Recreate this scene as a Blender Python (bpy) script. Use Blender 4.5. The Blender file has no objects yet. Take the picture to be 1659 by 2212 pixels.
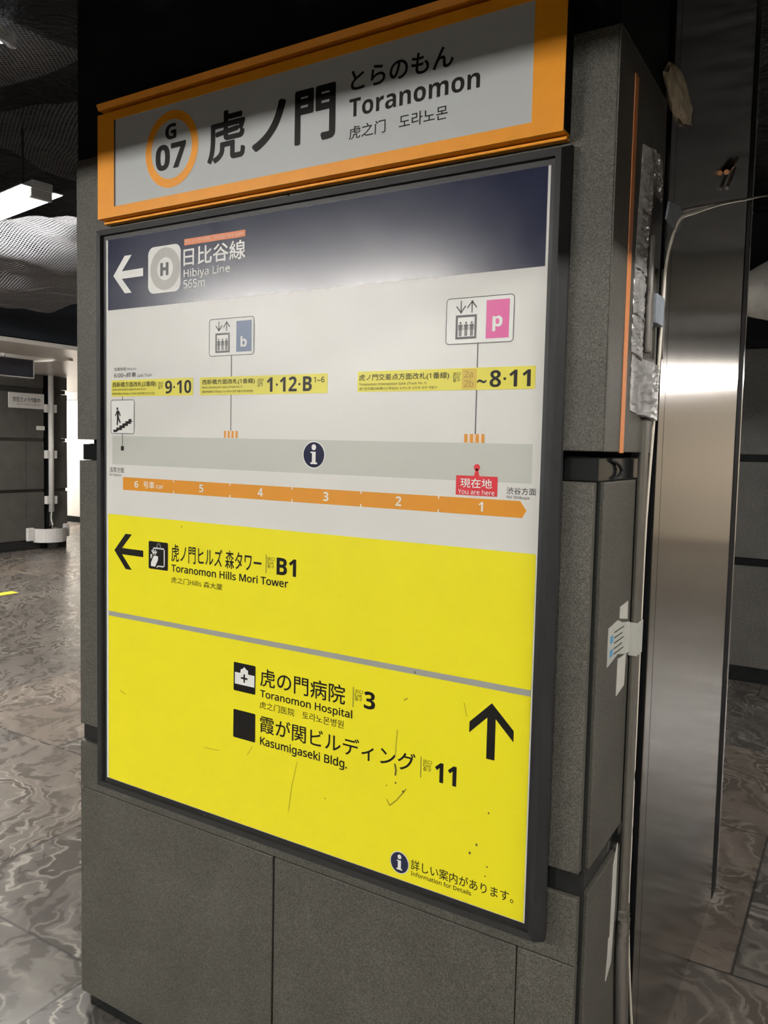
import bpy, bmesh, math, random
from mathutils import Vector, Matrix
random.seed(7)
SC = bpy.context.scene
COL = SC.collection

# ------------------------------------------------------------------ camera, world, exposure
cam_d = bpy.data.cameras.new('camera')
cam = bpy.data.objects.new('camera', cam_d)
COL.objects.link(cam)
R_ = Vector((0.8580166, 0.51309717, 0.02321202))
U_ = Vector((-0.05431145, 0.04569632, 0.99747788))
F_ = Vector((-0.51074237, 0.85711326, -0.06707525))
m4 = Matrix.Identity(4)
for i in range(3):
    m4[i][0] = R_[i]; m4[i][1] = U_[i]; m4[i][2] = -F_[i]
m4[0][3], m4[1][3], m4[2][3] = 1.573659, -1.266482, 1.5
cam.matrix_world = m4
cam_d.sensor_fit = 'AUTO'
cam_d.sensor_width = 36.0
cam_d.lens = 1697.27 * 36.0 / 2212.0
cam_d.shift_x = -(858.976 - 829.5) / 2212.0
cam_d.shift_y = (1078.256 - 1106.0) / 2212.0
cam_d.clip_start = 0.02
cam_d.clip_end = 100
SC.camera = cam

w = bpy.data.worlds.new('world'); SC.world = w
w.use_nodes = True
w.node_tree.nodes['Background'].inputs[0].default_value = (0.9, 0.95, 1.0, 1)
w.node_tree.nodes['Background'].inputs[1].default_value = 0.004
SC.view_settings.view_transform = 'Standard'
SC.view_settings.look = 'None'
SC.view_settings.exposure = 1.0
SC.view_settings.gamma = 1.0
SC.view_settings.use_curve_mapping = False
LAMP = 190.0          # radiance of the fluorescent tubes

# ------------------------------------------------------------------ helpers
def tag(o, label=None, cat=None, group=None, kind=None):
    if label: o['label'] = label
    if cat: o['category'] = cat
    if group: o['group'] = group
    if kind: o['kind'] = kind
    return o

def thing(name, label, cat, loc=(0, 0, 0), group=None):
    o = bpy.data.objects.new(name, None)
    o.empty_display_size = 0.1
    o.location = loc
    COL.objects.link(o)
    return tag(o, label, cat, group)

def world_loc(o):
    v = Vector((0, 0, 0))
    while o is not None:
        v += o.location
        o = o.parent
    return v

class MB:
    """collects shapes in world coordinates and links them as one mesh object"""
    def __init__(s): s.bm = bmesh.new()
    def face(s, pts):
        return s.bm.faces.new([s.bm.verts.new(p) for p in pts])
    def box(s, x0, x1, y0, y1, z0, z1, bev=0.0):
        r = bmesh.ops.create_cube(s.bm, size=1.0)
        for v in r['verts']:
            v.co = Vector(((x0 + x1) / 2 + v.co.x * (x1 - x0), (y0 + y1) / 2 + v.co.y * (y1 - y0), (z0 + z1) / 2 + v.co.z * (z1 - z0)))
        if bev > 0:
            es = list({e for v in r['verts'] for e in v.link_edges})
            bmesh.ops.bevel(s.bm, geom=es, offset=bev, segments=2, affect='EDGES', profile=0.5)
        return s
    def rect(s, x0, x1, z0, z1, y):
        s.face([(x0, y, z0), (x1, y, z0), (x1, y, z1), (x0, y, z1)]); return s
    def slab(s, x0, x1, z0, z1, y, t=0.0008):
        return s.box(x0, x1, y, y + t, z0, z1)
    def poly(s, pts, y):
        a = sum(p[0] * q[1] - q[0] * p[1] for p, q in zip(pts, pts[1:] + pts[:1]))
        if a < 0: pts = pts[::-1]
        s.face([(p[0], y, p[1]) for p in pts]); return s
    def prism(s, pts, y0, y1):
        """polygon in x,z swept from y0 to y1"""
        a = sum(p[0] * q[1] - q[0] * p[1] for p, q in zip(pts, pts[1:] + pts[:1]))
        if a < 0: pts = pts[::-1]
        A = [s.bm.verts.new((p[0], y0, p[1])) for p in pts]
        B = [s.bm.verts.new((p[0], y1, p[1])) for p in pts]
        s.bm.faces.new(A); s.bm.faces.new(B[::-1])
        for i in range(len(A)):
            j = (i + 1) % len(A)
            s.bm.faces.new([A[j], A[i], B[i], B[j]])
        return s
    def prism_x(s, pts, x0, x1):
        """polygon in y,z swept from x0 to x1"""
        A = [s.bm.verts.new((x0, p[0], p[1])) for p in pts]
        B = [s.bm.verts.new((x1, p[0], p[1])) for p in pts]
        s.bm.faces.new(A[::-1]); s.bm.faces.new(B)
        for i in range(len(A)):
            j = (i + 1) % len(A)
            s.bm.faces.new([A[i], A[j], B[j], B[i]])
        return s
    def disc(s, cx, cz, rx, rz, y, n=48):
        return s.poly([(cx + rx * math.cos(2 * math.pi * i / n), cz + rz * math.sin(2 * math.pi * i / n)) for i in range(n)], y)
    def ring(s, cx, cz, ro, ri, y, n=64, ez=1.0):
        for i in range(n):
            a, b = 2 * math.pi * i / n, 2 * math.pi * (i + 1) / n
            s.face([(cx + ro * math.cos(a), y, cz + ez * ro * math.sin(a)), (cx + ro * math.cos(b), y, cz + ez * ro * math.sin(b)),
                    (cx + ri * math.cos(b), y, cz + ez * ri * math.sin(b)), (cx + ri * math.cos(a), y, cz + ez * ri * math.sin(a))])
        return s
    def rrect_pts(s, x0, x1, z0, z1, r, n=6):
        P = []
        for cx, cz, a0 in ((x1 - r, z1 - r, 0), (x0 + r, z1 - r, 90), (x0 + r, z0 + r, 180), (x1 - r, z0 + r, 270)):
            for i in range(n + 1):
                a = math.radians(a0 + 90 * i / n)
                P.append((cx + r * math.cos(a), cz + r * math.sin(a)))
        return P
    def rrect(s, x0, x1, z0, z1, r, y): return s.poly(s.rrect_pts(x0, x1, z0, z1, r), y)
    def rring(s, x0, x1, z0, z1, r, t, y):
        A = s.rrect_pts(x0, x1, z0, z1, r); B = s.rrect_pts(x0 + t, x1 - t, z0 + t, z1 - t, max(r - t, 0.0005))
        for i in range(len(A)):
            j = (i + 1) % len(A)
            s.face([(A[i][0], y, A[i][1]), (A[j][0], y, A[j][1]), (B[j][0], y, B[j][1]), (B[i][0], y, B[i][1])])
        return s
    def tube(s, pts, r, n=10, caps=True):
        pts = [Vector(p) for p in pts]
        rings = []
        for i, p in enumerate(pts):
            if i == 0: d = pts[1] - p
            elif i == len(pts) - 1: d = p - pts[i - 1]
            else: d = (pts[i + 1] - pts[i - 1])
            d.normalize()
            u = d.cross(Vector((0, 0, 1)))
            if u.length < 1e-3: u = d.cross(Vector((0, 1, 0)))
            u.normalize(); v = d.cross(u)
            rr = r[i] if isinstance(r, (list, tuple)) else r
            rings.append([s.bm.verts.new(p + rr * (math.cos(2 * math.pi * k / n) * u + math.sin(2 * math.pi * k / n) * v)) for k in range(n)])
        for A, B in zip(rings, rings[1:]):
            for k in range(n):
                f = s.bm.faces.new([A[k], A[(k + 1) % n], B[(k + 1) % n], B[k]]); f.smooth = True
        if caps:
            s.bm.faces.new(rings[0][::-1]); s.bm.faces.new(rings[-1])
        return s
    def build(s, name, mat, parent=None, fix=True):
        if fix: bmesh.ops.recalc_face_normals(s.bm, faces=s.bm.faces[:])
        me = bpy.data.meshes.new(name)
        off = world_loc(parent) if parent else Vector((0, 0, 0))
        if parent is None:
            xs = [v.co.copy() for v in s.bm.verts]
            off = Vector(((min(v.x for v in xs) + max(v.x for v in xs)) / 2, (min(v.y for v in xs) + max(v.y for v in xs)) / 2, min(v.z for v in xs)))
        bmesh.ops.translate(s.bm, verts=s.bm.verts[:], vec=-off)
        s.bm.to_mesh(me); s.bm.free()
        me.materials.append(mat)
        o = bpy.data.objects.new(name, me)
        if parent: o.parent = parent
        else: o.location = off
        COL.objects.link(o)
        return o

def smooth_path(pts, n=8):
    P = [Vector(p) for p in pts]
    P = [P[0]] + P + [P[-1]]
    out = []
    for i in range(1, len(P) - 2):
        for k in range(n):
            t = k / n
            a, b, c, d = P[i - 1], P[i], P[i + 1], P[i + 2]
            out.append(0.5 * ((2 * b) + (-a + c) * t + (2 * a - 5 * b + 4 * c - d) * t * t + (-a + 3 * b - 3 * c + d) * t ** 3))
    out.append(P[-2])
    return out

def sans(body, heavy):
    """plain humanist sans glyphs for Latin letters and digits"""
    up, lo, di = (0x1D5D4, 0x1D5EE, 0x1D7EC) if heavy else (0x1D5A0, 0x1D5BA, 0x1D7E2)
    out = ''
    for ch in body:
        if 'A' <= ch <= 'Z': out += chr(up + ord(ch) - 65)
        elif 'a' <= ch <= 'z': out += chr(lo + ord(ch) - 97)
        elif '0' <= ch <= '9': out += chr(di + ord(ch) - 48)
        else: out += ch
    return out

def text_mesh(body, bold=0.0, spacing=1.0, line=1.0, res=4):
    heavy = bold >= 0.02
    body = sans(body, heavy)
    if heavy and not any(ord(c) > 0x2E80 and ord(c) < 0x10000 for c in body): bold -= 0.02
    c = bpy.data.curves.new('lettering', 'FONT')
    c.body = body; c.space_character = spacing; c.space_line = line
    c.resolution_u = res
    o = bpy.data.objects.new('lettering', c); COL.objects.link(o)
    dg = bpy.context.evaluated_depsgraph_get(); dg.update()
    me = bpy.data.meshes.new_from_object(o.evaluated_get(dg))
    bpy.data.objects.remove(o); bpy.data.curves.remove(c)
    if bold > 0.001:                     # thicken the strokes with slightly shifted copies of the outline
        V = [v.co.copy() for v in me.vertices]; P = [tuple(p.vertices) for p in me.polygons]
        bpy.data.meshes.remove(me)
        vs, ps = [], []
        n = 8 if bold > 0.012 else 6
        for k in range(n):
            a = 2 * math.pi * (k + 0.5) / n
            d = Vector((bold * math.cos(a), bold * math.sin(a), k * 0.00001)); o0 = len(vs)
            vs += [tuple(v + d) for v in V]; ps += [tuple(i + o0 for i in p) for p in P]
        me = bpy.data.meshes.new('lettering'); me.from_pydata(vs, [], ps); me.update()
    return me

def letter(body, box, y, mat, parent, bold=0.012, name='lettering', axis='y', spacing=1.0, label=None, line=1.0):
    """lettering stretched to the box (u0,u1,z0,z1); axis 'y': faces -y at depth y, axis 'x': faces +x"""
    me = text_mesh(body, bold, spacing, line, 6 if box[3] - box[2] > 0.03 else 3)
    xs = [v.co.x for v in me.vertices]; ys = [v.co.y for v in me.vertices]
    a, b, c, d = min(xs), max(xs), min(ys), max(ys)
    off = world_loc(parent)
    u0, u1, z0, z1 = box
    for v in me.vertices:
        u = u0 + (v.co.x - a) / max(b - a, 1e-6) * (u1 - u0); z = z0 + (v.co.y - c) / max(d - c, 1e-6) * (z1 - z0)
        p = Vector((u, y - v.co.z, z)) if axis == 'y' else Vector((y + v.co.z, u, z))
        v.co = p - off
    me.materials.clear(); me.materials.append(mat)
    me.name = name
    o = bpy.data.objects.new(name, me); o.parent = parent; COL.objects.link(o)
    if label: o['label'] = label
    return o

# ------------------------------------------------------------------ materials
class NT:
    def __init__(s, name):
        s.m = bpy.data.materials.new(name); s.m.use_nodes = True
        s.t = s.m.node_tree; s.b = s.t.nodes['Principled BSDF']; s.out = s.t.nodes['Material Output']
    def n(s, typ, **k):
        x = s.t.nodes.new(typ)
        for a, b in k.items():
            if a.startswith('i_'): x.inputs[a[2:].replace('_', ' ')].default_value = b
            else: setattr(x, a, b)
        return x
    def l(s, a, b): s.t.links.new(a, b)
    def math(s, op, a, b=None, c=None):
        x = s.n('ShaderNodeMath', operation=op)
        for i, v in enumerate((a, b, c)):
            if v is None: continue
            if isinstance(v, (int, float)): x.inputs[i].default_value = v
            else: s.l(v, x.inputs[i])
        return x.outputs[0]
    def ramp(s, fac, stops):
        r = s.n('ShaderNodeValToRGB')
        e = r.color_ramp.elements
        while len(e) < len(stops): e.new(0.5)
        for x, (p, c) in zip(e, stops):
            x.position = p; x.color = (*c, 1) if len(c) == 3 else c
        s.l(fac, r.inputs[0]); return r.outputs[0]
    def mix(s, fac, a, b):
        x = s.n('ShaderNodeMix', data_type='RGBA')
        for sock, v in ((x.inputs[0], fac), (x.inputs[6], a), (x.inputs[7], b)):
            if isinstance(v, (int, float)): sock.default_value = v
            elif isinstance(v, tuple): sock.default_value = (*v, 1)
            else: s.l(v, sock)
        return x.outputs[2]
    def pos(s, scale=(1, 1, 1)):
        g = s.n('ShaderNodeNewGeometry')
        v = s.n('ShaderNodeVectorMath', operation='MULTIPLY'); v.inputs[1].default_value = scale
        s.l(g.outputs['Position'], v.inputs[0]); return v.outputs[0]
    def noise(s, vec, scale, detail=3, rough=0.5, dist=0.0):
        x = s.n('ShaderNodeTexNoise'); x.inputs['Scale'].default_value = scale; x.inputs['Detail'].default_value = detail
        x.inputs['Roughness'].default_value = rough; x.inputs['Distortion'].default_value = dist
        s.l(vec, x.inputs['Vector']); return x.outputs['Fac']
    def bump(s, h, strength, dist=0.01):
        x = s.n('ShaderNodeBump'); x.inputs['Strength'].default_value = strength; x.inputs['Distance'].default_value = dist
        s.l(h, x.inputs['Height']); s.l(x.outputs[0], s.b.inputs['Normal'])

def plain(name, col, rough=0.5, metal=0.0, spec=0.5, vary=0.06, scale=30.0, coat=0.0):
    t = NT(name)
    n = t.noise(t.pos(), scale, 4, 0.6)
    lo = tuple(c * (1 - vary) for c in col); hi = tuple(min(1, c * (1 + vary)) for c in col)
    t.l(t.ramp(n, [(0.3, lo), (0.7, hi)]), t.b.inputs['Base Color'])
    t.b.inputs['Roughness'].default_value = rough; t.b.inputs['Metallic'].default_value = metal
    t.b.inputs['Specular IOR Level'].default_value = spec
    t.b.inputs['Coat Weight'].default_value = coat
    return t.m

def emit(name, col, strength):
    t = NT(name)
    t.b.inputs['Base Color'].default_value = (*col, 1)
    t.b.inputs['Emission Color'].default_value = (*col, 1)
    t.b.inputs['Emission Strength'].default_value = strength
    return t.m

def stone(name, base, amp=0.55, grain=520.0):
    t = NT(name)
    p = t.pos()
    a = t.noise(p, grain, 2, 0.6)
    b = t.noise(p, 6.0, 4, 0.55)
    v = t.n('ShaderNodeTexVoronoi'); v.inputs['Scale'].default_value = grain * 0.55; t.l(p, v.inputs['Vector'])
    lo = tuple(c * (1 - amp) for c in base); hi = tuple(c * (1 + amp * 1.3) for c in base)
    c1 = t.ramp(a, [(0.34, lo), (0.5, base), (0.68, hi)])
    blot = t.ramp(b, [(0.3, (0.86, 0.84, 0.82)), (0.7, (1.1, 1.08, 1.06))])
    mm = t.n('ShaderNodeMix', data_type='RGBA', blend_type='MULTIPLY'); mm.inputs[0].default_value = 1.0
    t.l(c1, mm.inputs[6]); t.l(blot, mm.inputs[7])
    sp = t.math('LESS_THAN', v.outputs['Distance'], 0.16)
    c2 = t.mix(t.math('MULTIPLY', sp, 0.35), mm.outputs[2], tuple(min(1, c * 3.0) for c in base))
    t.l(c2, t.b.inputs['Base Color'])
    t.b.inputs['Roughness'].default_value = 0.5
    t.b.inputs['Specular IOR Level'].default_value = 0.35
    t.bump(a, 0.12, 0.002)
    return t.m

def board_film(name, col, rough=0.34, spec=0.5, vary=0.02, dirt=0.0):
    t = NT(name)
    p = t.pos()
    n = t.noise(p, 5.0, 5, 0.6)
    lo = tuple(c * (1 - vary) for c in col)
    base = t.ramp(n, [(0.3, lo), (0.7, col)])
    if dirt > 0:
        d = t.noise(t.pos((1, 1, 0.55)), 55.0, 5, 0.7)
        dd = t.math('MULTIPLY', t.math('GREATER_THAN', d, 0.735), dirt)
        base = t.mix(dd, base, tuple(c * 0.45 + 0.02 for c in col))
    t.l(base, t.b.inputs['Base Color'])
    r = t.noise(p, 18.0, 4, 0.6)
    t.l(t.math('MULTIPLY_ADD', r, 0.10, rough - 0.05), t.b.inputs['Roughness'])
    t.b.inputs['Specular IOR Level'].default_value = spec
    return t.m

M = {}
M['stone'] = stone('dark_granite', (0.078, 0.075, 0.064))
M['stone_side'] = M['stone']
M['stone_far'] = stone('dark_granite_far', (0.070, 0.067, 0.062), amp=0.3, grain=120.0)
M['black_band'] = plain('polished_black_stone', (0.012, 0.013, 0.013), rough=0.12, spec=0.5)
M['black_matte'] = plain('black_paint', (0.007, 0.007, 0.008), rough=0.85, spec=0.12)
M['fascia'] = plain('dark_fascia_paint', (0.024, 0.030, 0.038), rough=0.55, spec=0.3)
M['black_gap'] = plain('black_joint', (0.006, 0.006, 0.007), rough=0.8)
M['frame'] = plain('dark_grey_aluminium', (0.022, 0.022, 0.022), rough=0.5, spec=0.22)
M['frame_lip'] = plain('black_rubber', (0.010, 0.010, 0.011), rough=0.5)
M['orange'] = plain('orange_enamel', (0.92, 0.35, 0.012), rough=0.38, vary=0.03)
M['white_sign'] = board_film('milky_sign_face', (0.50, 0.515, 0.515), rough=0.45)
M['white'] = board_film('white_board_film', (0.70, 0.69, 0.655), rough=0.34, dirt=0.25)
M['navy'] = board_film('navy_board_film', (0.010, 0.013, 0.044), rough=0.215)
M['yellow'] = board_film('yellow_board_film', (0.86, 0.77, 0.014), rough=0.34, dirt=0.6)
M['yellow_lab'] = board_film('yellow_sticker', (0.76, 0.68, 0.06), rough=0.4)
M['amber'] = board_film('amber_sticker', (0.66, 0.47, 0.05), rough=0.4)
M['amber_print'] = board_film('amber_print', (0.40, 0.27, 0.02), rough=0.4)
M['grey_line'] = board_film('grey_film', (0.33, 0.33, 0.30), rough=0.4)
M['platform'] = board_film('pale_grey_film', (0.52, 0.53, 0.48), rough=0.36)
M['ink'] = plain('black_print', (0.010, 0.009, 0.008), rough=0.4, vary=0.02, spec=0.2)
M['ink_grey'] = plain('grey_print', (0.06, 0.06, 0.058), rough=0.4, vary=0.02)
M['paper_white'] = plain('white_print', (0.78, 0.78, 0.75), rough=0.4, vary=0.02)
M['train'] = board_film('orange_print', (0.70, 0.275, 0.010), rough=0.38)
M['oband'] = board_film('vermilion_sticker', (0.80, 0.22, 0.07), rough=0.4)
M['red'] = board_film('red_print', (0.68, 0.02, 0.035), rough=0.38)
M['pink'] = board_film('pink_print', (0.72, 0.10, 0.34), rough=0.38)
M['blue'] = board_film('slate_blue_print', (0.12, 0.17, 0.30), rough=0.38)
M['line_grey'] = plain('silver_grey_print', (0.46, 0.45, 0.42), rough=0.4, vary=0.02)
M['gate_pale'] = plain('pale_orange_print', (0.80, 0.62, 0.48), rough=0.4, vary=0.02)
M['scratch'] = plain('brown_scuff', (0.26, 0.20, 0.02), rough=0.7, vary=0.2)
M['scratch_dark'] = plain('dark_scuff', (0.12, 0.09, 0.02), rough=0.7, vary=0.2)
M['sealant'] = plain('orange_sealant', (0.62, 0.22, 0.07), rough=0.5)
M['raceway'] = plain('grey_beige_plastic', (0.105, 0.095, 0.08), rough=0.35, vary=0.1)
M['cable'] = plain('white_cable_sheath', (0.68, 0.62, 0.52), rough=0.35)
M['cable_dark'] = plain('grey_cable_sheath', (0.14, 0.125, 0.11), rough=0.4)
M['tape_silver'] = plain('crinkled_silver_tape', (0.34, 0.33, 0.32), rough=0.35, metal=0.3, vary=0.35, scale=60)
M['tape_white'] = plain('white_cloth_tape', (0.50, 0.48, 0.44), rough=0.6, vary=0.1)
M['tape_blue'] = plain('blue_grey_tape', (0.26, 0.29, 0.33), rough=0.5, vary=0.2)
M['label_paper'] = plain('label_paper', (0.44, 0.44, 0.395), rough=0.5)
M['label_blue'] = plain('blue_label_print', (0.10, 0.30, 0.50), rough=0.5)
M['putty'] = plain('crumpled_putty', (0.62, 0.54, 0.38), rough=0.8, vary=0.3)
M['copper'] = plain('copper', (0.80, 0.40, 0.20), rough=0.25, metal=1.0)
M['pipe'] = plain('white_pipe', (0.66, 0.64, 0.62), rough=0.4)
M['chrome'] = plain('chrome', (0.8, 0.8, 0.8), rough=0.15, metal=1.0)
M['soffit'] = plain('white_panel', (0.84, 0.79, 0.74), rough=0.3, vary=0.05, scale=2)
M['brown'] = plain('brown_panel', (0.075, 0.045, 0.036), rough=0.5)
M['cream_wall'] = plain('cream_wall', (0.88, 0.83, 0.75), rough=0.6)
M['sign_dark'] = plain('unlit_navy_sign', (0.030, 0.033, 0.050), rough=0.45)
M['silver'] = plain('silver_trim', (0.5, 0.5, 0.5), rough=0.3, metal=0.8)
M['lamp_body'] = plain('white_enamel', (0.75, 0.75, 0.73), rough=0.4)
M['lamp_black'] = plain('black_enamel', (0.012, 0.012, 0.012), rough=0.6)
M['tube_faint'] = emit('shaded_fluorescent_tube', (0.95, 0.97, 1.0), LAMP * 0.03)
M['tube_dim'] = emit('dim_fluorescent_tube', (1.0, 0.95, 0.90), LAMP * 0.24)
M['tube'] = emit('fluorescent_tube', (1.0, 0.975, 0.925), LAMP)
M['sheet_white'] = plain('white_plastic_sheet', (0.55, 0.52, 0.47), rough=0.45, vary=0.15, scale=12)
M['wall_dark'] = plain('dark_wall_panel', (0.045, 0.044, 0.042), rough=0.5)
M['beige_wall'] = plain('beige_wall_panel', (0.78, 0.68, 0.53), rough=0.6)

# floor: running-bond slabs of swirled grey gneiss
def floor_mat():
    t = NT('swirled_gneiss_slabs')
    g = t.n('ShaderNodeNewGeometry'); s = t.n('ShaderNodeSeparateXYZ'); t.l(g.outputs['Position'], s.inputs[0])
    X, Y = s.outputs[0], s.outputs[1]
    PX, PY = 1.02, 0.965
    yy = t.math('DIVIDE', t.math('SUBTRACT', Y, 0.145), PY)
    row = t.math('FLOOR', yy)
    xx = t.math('SUBTRACT', t.math('DIVIDE', t.math('SUBTRACT', X, 1.316), PX), t.math('MULTIPLY', t.math('SUBTRACT', row, 1.0), 0.25))
    colm = t.math('FLOOR', xx)
    fx = t.math('ABSOLUTE', t.math('SUBTRACT', t.math('FRACT', xx), 0.5))
    fy = t.math('ABSOLUTE', t.math('SUBTRACT', t.math('FRACT', yy), 0.5))
    joint = t.math('MAXIMUM', t.math('GREATER_THAN', fx, 0.5 - 0.0042), t.math('GREATER_THAN', fy, 0.5 - 0.0042))
    idv = t.n('ShaderNodeCombineXYZ'); t.l(colm, idv.inputs[0]); t.l(row, idv.inputs[1])
    wn = t.n('ShaderNodeTexWhiteNoise', noise_dimensions='3D'); t.l(idv.outputs[0], wn.inputs['Vector'])
    off = t.n('ShaderNodeVectorMath', operation='MULTIPLY'); off.inputs[1].default_value = (13, 17, 9); t.l(wn.outputs['Color'], off.inputs[0])
    p = t.n('ShaderNodeVectorMath', operation='ADD'); t.l(g.outputs['Position'], p.inputs[0]); t.l(off.outputs[0], p.inputs[1])
    # domain warp
    w1 = t.n('ShaderNodeTexNoise'); w1.inputs['Scale'].default_value = 1.7; w1.inputs['Detail'].default_value = 4; w1.inputs['Roughness'].default_value = 0.55; t.l(p.outputs[0], w1.inputs['Vector'])
    ws = t.n('ShaderNodeVectorMath', operation='MULTIPLY'); ws.inputs[1].default_value = (0.8, 0.8, 0); t.l(w1.outputs['Color'], ws.inputs[0])
    q = t.n('ShaderNodeVectorMath', operation='ADD'); t.l(p.outputs[0], q.inputs[0]); t.l(ws.outputs[0], q.inputs[1])
    wv = t.n('ShaderNodeTexWave', wave_type='BANDS', bands_direction='DIAGONAL'); wv.inputs['Scale'].default_value = 2.6; wv.inputs['Distortion'].default_value = 11.0
    wv.inputs['Detail'].default_value = 5.0; wv.inputs['Detail Scale'].default_value = 1.1; wv.inputs['Detail Roughness'].default_value = 0.62; t.l(q.outputs[0], wv.inputs['Vector'])
    fine = t.n('ShaderNodeTexWave', wave_type='BANDS', bands_direction='DIAGONAL'); fine.inputs['Scale'].default_value = 7.0; fine.inputs['Distortion'].default_value = 16.0
    fine.inputs['Detail'].default_value = 4.0; fine.inputs['Detail Scale'].default_value = 0.7; fine.inputs['Detail Roughness'].default_value = 0.55; t.l(q.outputs[0], fine.inputs['Vector'])
    vm = t.noise(q.outputs[0], 2.6, 4, 0.6)
    v = t.n('ShaderNodeMath', operation='MULTIPLY_ADD'); t.l(fine.outputs['Fac'], v.inputs[0]); v.inputs[1].default_value = 0.38
    t.l(t.math('MULTIPLY', wv.outputs['Fac'], 0.62), v.inputs[2])
    thin = t.n_map(fine.outputs['Fac'], 0.80, 1.0)
    veinm = t.math('MULTIPLY', thin, t.n_map(vm, 0.42, 0.66))
    base = t.ramp(v.outputs[0], [(0.05, (0.090, 0.082, 0.073)), (0.5, (0.115, 0.104, 0.092)), (0.95, (0.148, 0.135, 0.120))])
    # per-slab tint
    tint = t.ramp(wn.outputs['Value'], [(0.0, (0.72, 0.72, 0.74)), (0.55, (1.0, 0.97, 0.94)), (1.0, (1.25, 1.10, 1.0))])
    mm = t.n('ShaderNodeMix', data_type='RGBA', blend_type='MULTIPLY'); mm.inputs[0].default_value = 1.0
    t.l(base, mm.inputs[6]); t.l(tint, mm.inputs[7])
    c = t.mix(t.math('MULTIPLY', veinm, 0.85), mm.outputs[2], (0.38, 0.345, 0.30))
    c = t.mix(joint, c, (0.045, 0.04, 0.036))
    t.l(c, t.b.inputs['Base Color'])
    t.l(t.math('MULTIPLY_ADD', v.outputs[0], 0.10, 0.24), t.b.inputs['Roughness'])
    t.b.inputs['Specular IOR Level'].default_value = 0.22
    return t.m
def _n_map(s, val, a, b):
    x = s.n('ShaderNodeMapRange'); x.inputs[1].default_value = a; x.inputs[2].default_value = b; s.l(val, x.inputs[0]); return x.outputs[0]
NT.n_map = _n_map
M['floor'] = floor_mat()

def ceiling_mat():
    t = NT('black_ceiling_sheet')
    t.b.inputs['Base Color'].default_value = (0.008, 0.008, 0.009, 1)
    t.b.inputs['Roughness'].default_value = 0.6
    t.b.inputs['Specular IOR Level'].default_value = 0.2
    n = t.noise(t.pos((1, 1.6, 1)), 2.4, 6, 0.62, 1.2)
    t.bump(n, 0.9, 0.12)
    return t.m
M['ceiling'] = ceiling_mat()

def steel_mat():
    t = NT('brushed_steel')
    n = t.noise(t.pos((1, 60, 0.6)), 7.0, 4, 0.6)
    t.l(t.ramp(n, [(0.3, (0.46, 0.44, 0.42)), (0.7, (0.56, 0.545, 0.52))]), t.b.inputs['Base Color'])
    t.b.inputs['Metallic'].default_value = 1.0
    t.l(t.math('MULTIPLY_ADD', n, 0.08, 0.12), t.b.inputs['Roughness'])
    return t.m
M['steel'] = steel_mat()

def net_mat(name, c):
    t = NT(name)
    uv = t.n('ShaderNodeTexCoord'); s = t.n('ShaderNodeSeparateXYZ'); t.l(uv.outputs['UV'], s.inputs[0])
    def thr(v, k, wd):
        f = t.math('ABSOLUTE', t.math('SUBTRACT', t.math('FRACT', t.math('MULTIPLY', v, k)), 0.5))
        return t.math('GREATER_THAN', f, 0.5 - wd)
    a = thr(s.outputs[0], 62, 0.11); b = thr(s.outputs[1], 62, 0.11)
    m = t.math('MAXIMUM', a, b)
    t.b.inputs['Base Color'].default_value = (*c, 1)
    t.b.inputs['Roughness'].default_value = 0.5
    tr = t.n('ShaderNodeBsdfTransparent'); mx = t.n('ShaderNodeMixShader')
    t.l(m, mx.inputs[0]); t.l(tr.outputs[0], mx.inputs[1]); t.l(t.b.outputs[0], mx.inputs[2]); t.l(mx.outputs[0], t.out.inputs[0])
    return t.m
M['net'] = net_mat('knotted_grey_netting', (0.45, 0.45, 0.47)); M['net_shaded'] = net_mat('knotted_netting_shaded', (0.07, 0.07, 0.075))  # second netting colour is darkened to stand for shade away from the lamp

# ------------------------------------------------------------------ setting
def struct(o): o['kind'] = 'structure'; return o
X0, X1, Y0, Y1, ZC = -15.0, 9.0, -7.0, 13.0, 3.05
struct(MB().box(X0, X1, Y0, Y1, -0.06, 0.0).build('floor', M['floor']))
struct(MB().box(X0, X1, Y0, Y1, ZC, ZC + 0.08).build('ceiling', M['ceiling']))
struct(MB().box(X0 - 0.1, X0, Y0, Y1, 0, ZC).build('wall_left', M['wall_dark']))
struct(MB().box(X1, X1 + 0.1, Y0, Y1, 0, ZC).build('wall_right', M['beige_wall']))
struct(MB().box(X0, X1, Y0 - 0.1, Y0, 0, ZC).build('wall_front', M['wall_dark']))
struct(MB().box(X0, X1, Y1, Y1 + 0.1, 0, ZC).build('wall_back', M['beige_wall']))
# black fascia of the dropped ceiling on the left, and its white underside
struct(MB().box(-12.5, -5.05, 0.2, 7.9, 2.40, ZC - 0.001).build('trim_1', M['fascia']))
struct(MB().box(-12.5, -5.00, 0.2, 7.9, 2.345, 2.385, 0.004).box(-12.5, -5.75, 4.14, 4.20, 2.325, 2.346).build('trim_2', M['soffit']))
# ceiling beam added out of view to shade the sign's top from the lamps
struct(MB().box(-9.0, 6.0, -2.1, -1.9, 2.383, ZC - 0.001).build('trim_3', M['black_matte']))
struct(MB().box(2.1, 2.25, -3.5, 3.6, 2.16, ZC - 0.001).build('trim_5', M['black_matte']))  # low beam added out of view to shade the pillar side's top
# bright cream wall at the end of the left passage
struct(MB().box(-14.9, -7.0, 7.93, 8.05, 0.0, 2.19).build('wall_passage', M['cream_wall']))
struct(MB().box(-14.9, -7.0, 7.905, 7.93, 0.0, 0.10).build('baseboard_passage', M['black_matte']))
struct(MB().box(-14.9, -7.0, 7.90, 8.05, 2.195, 2.60).build('trim_4', M['brown']))

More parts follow.
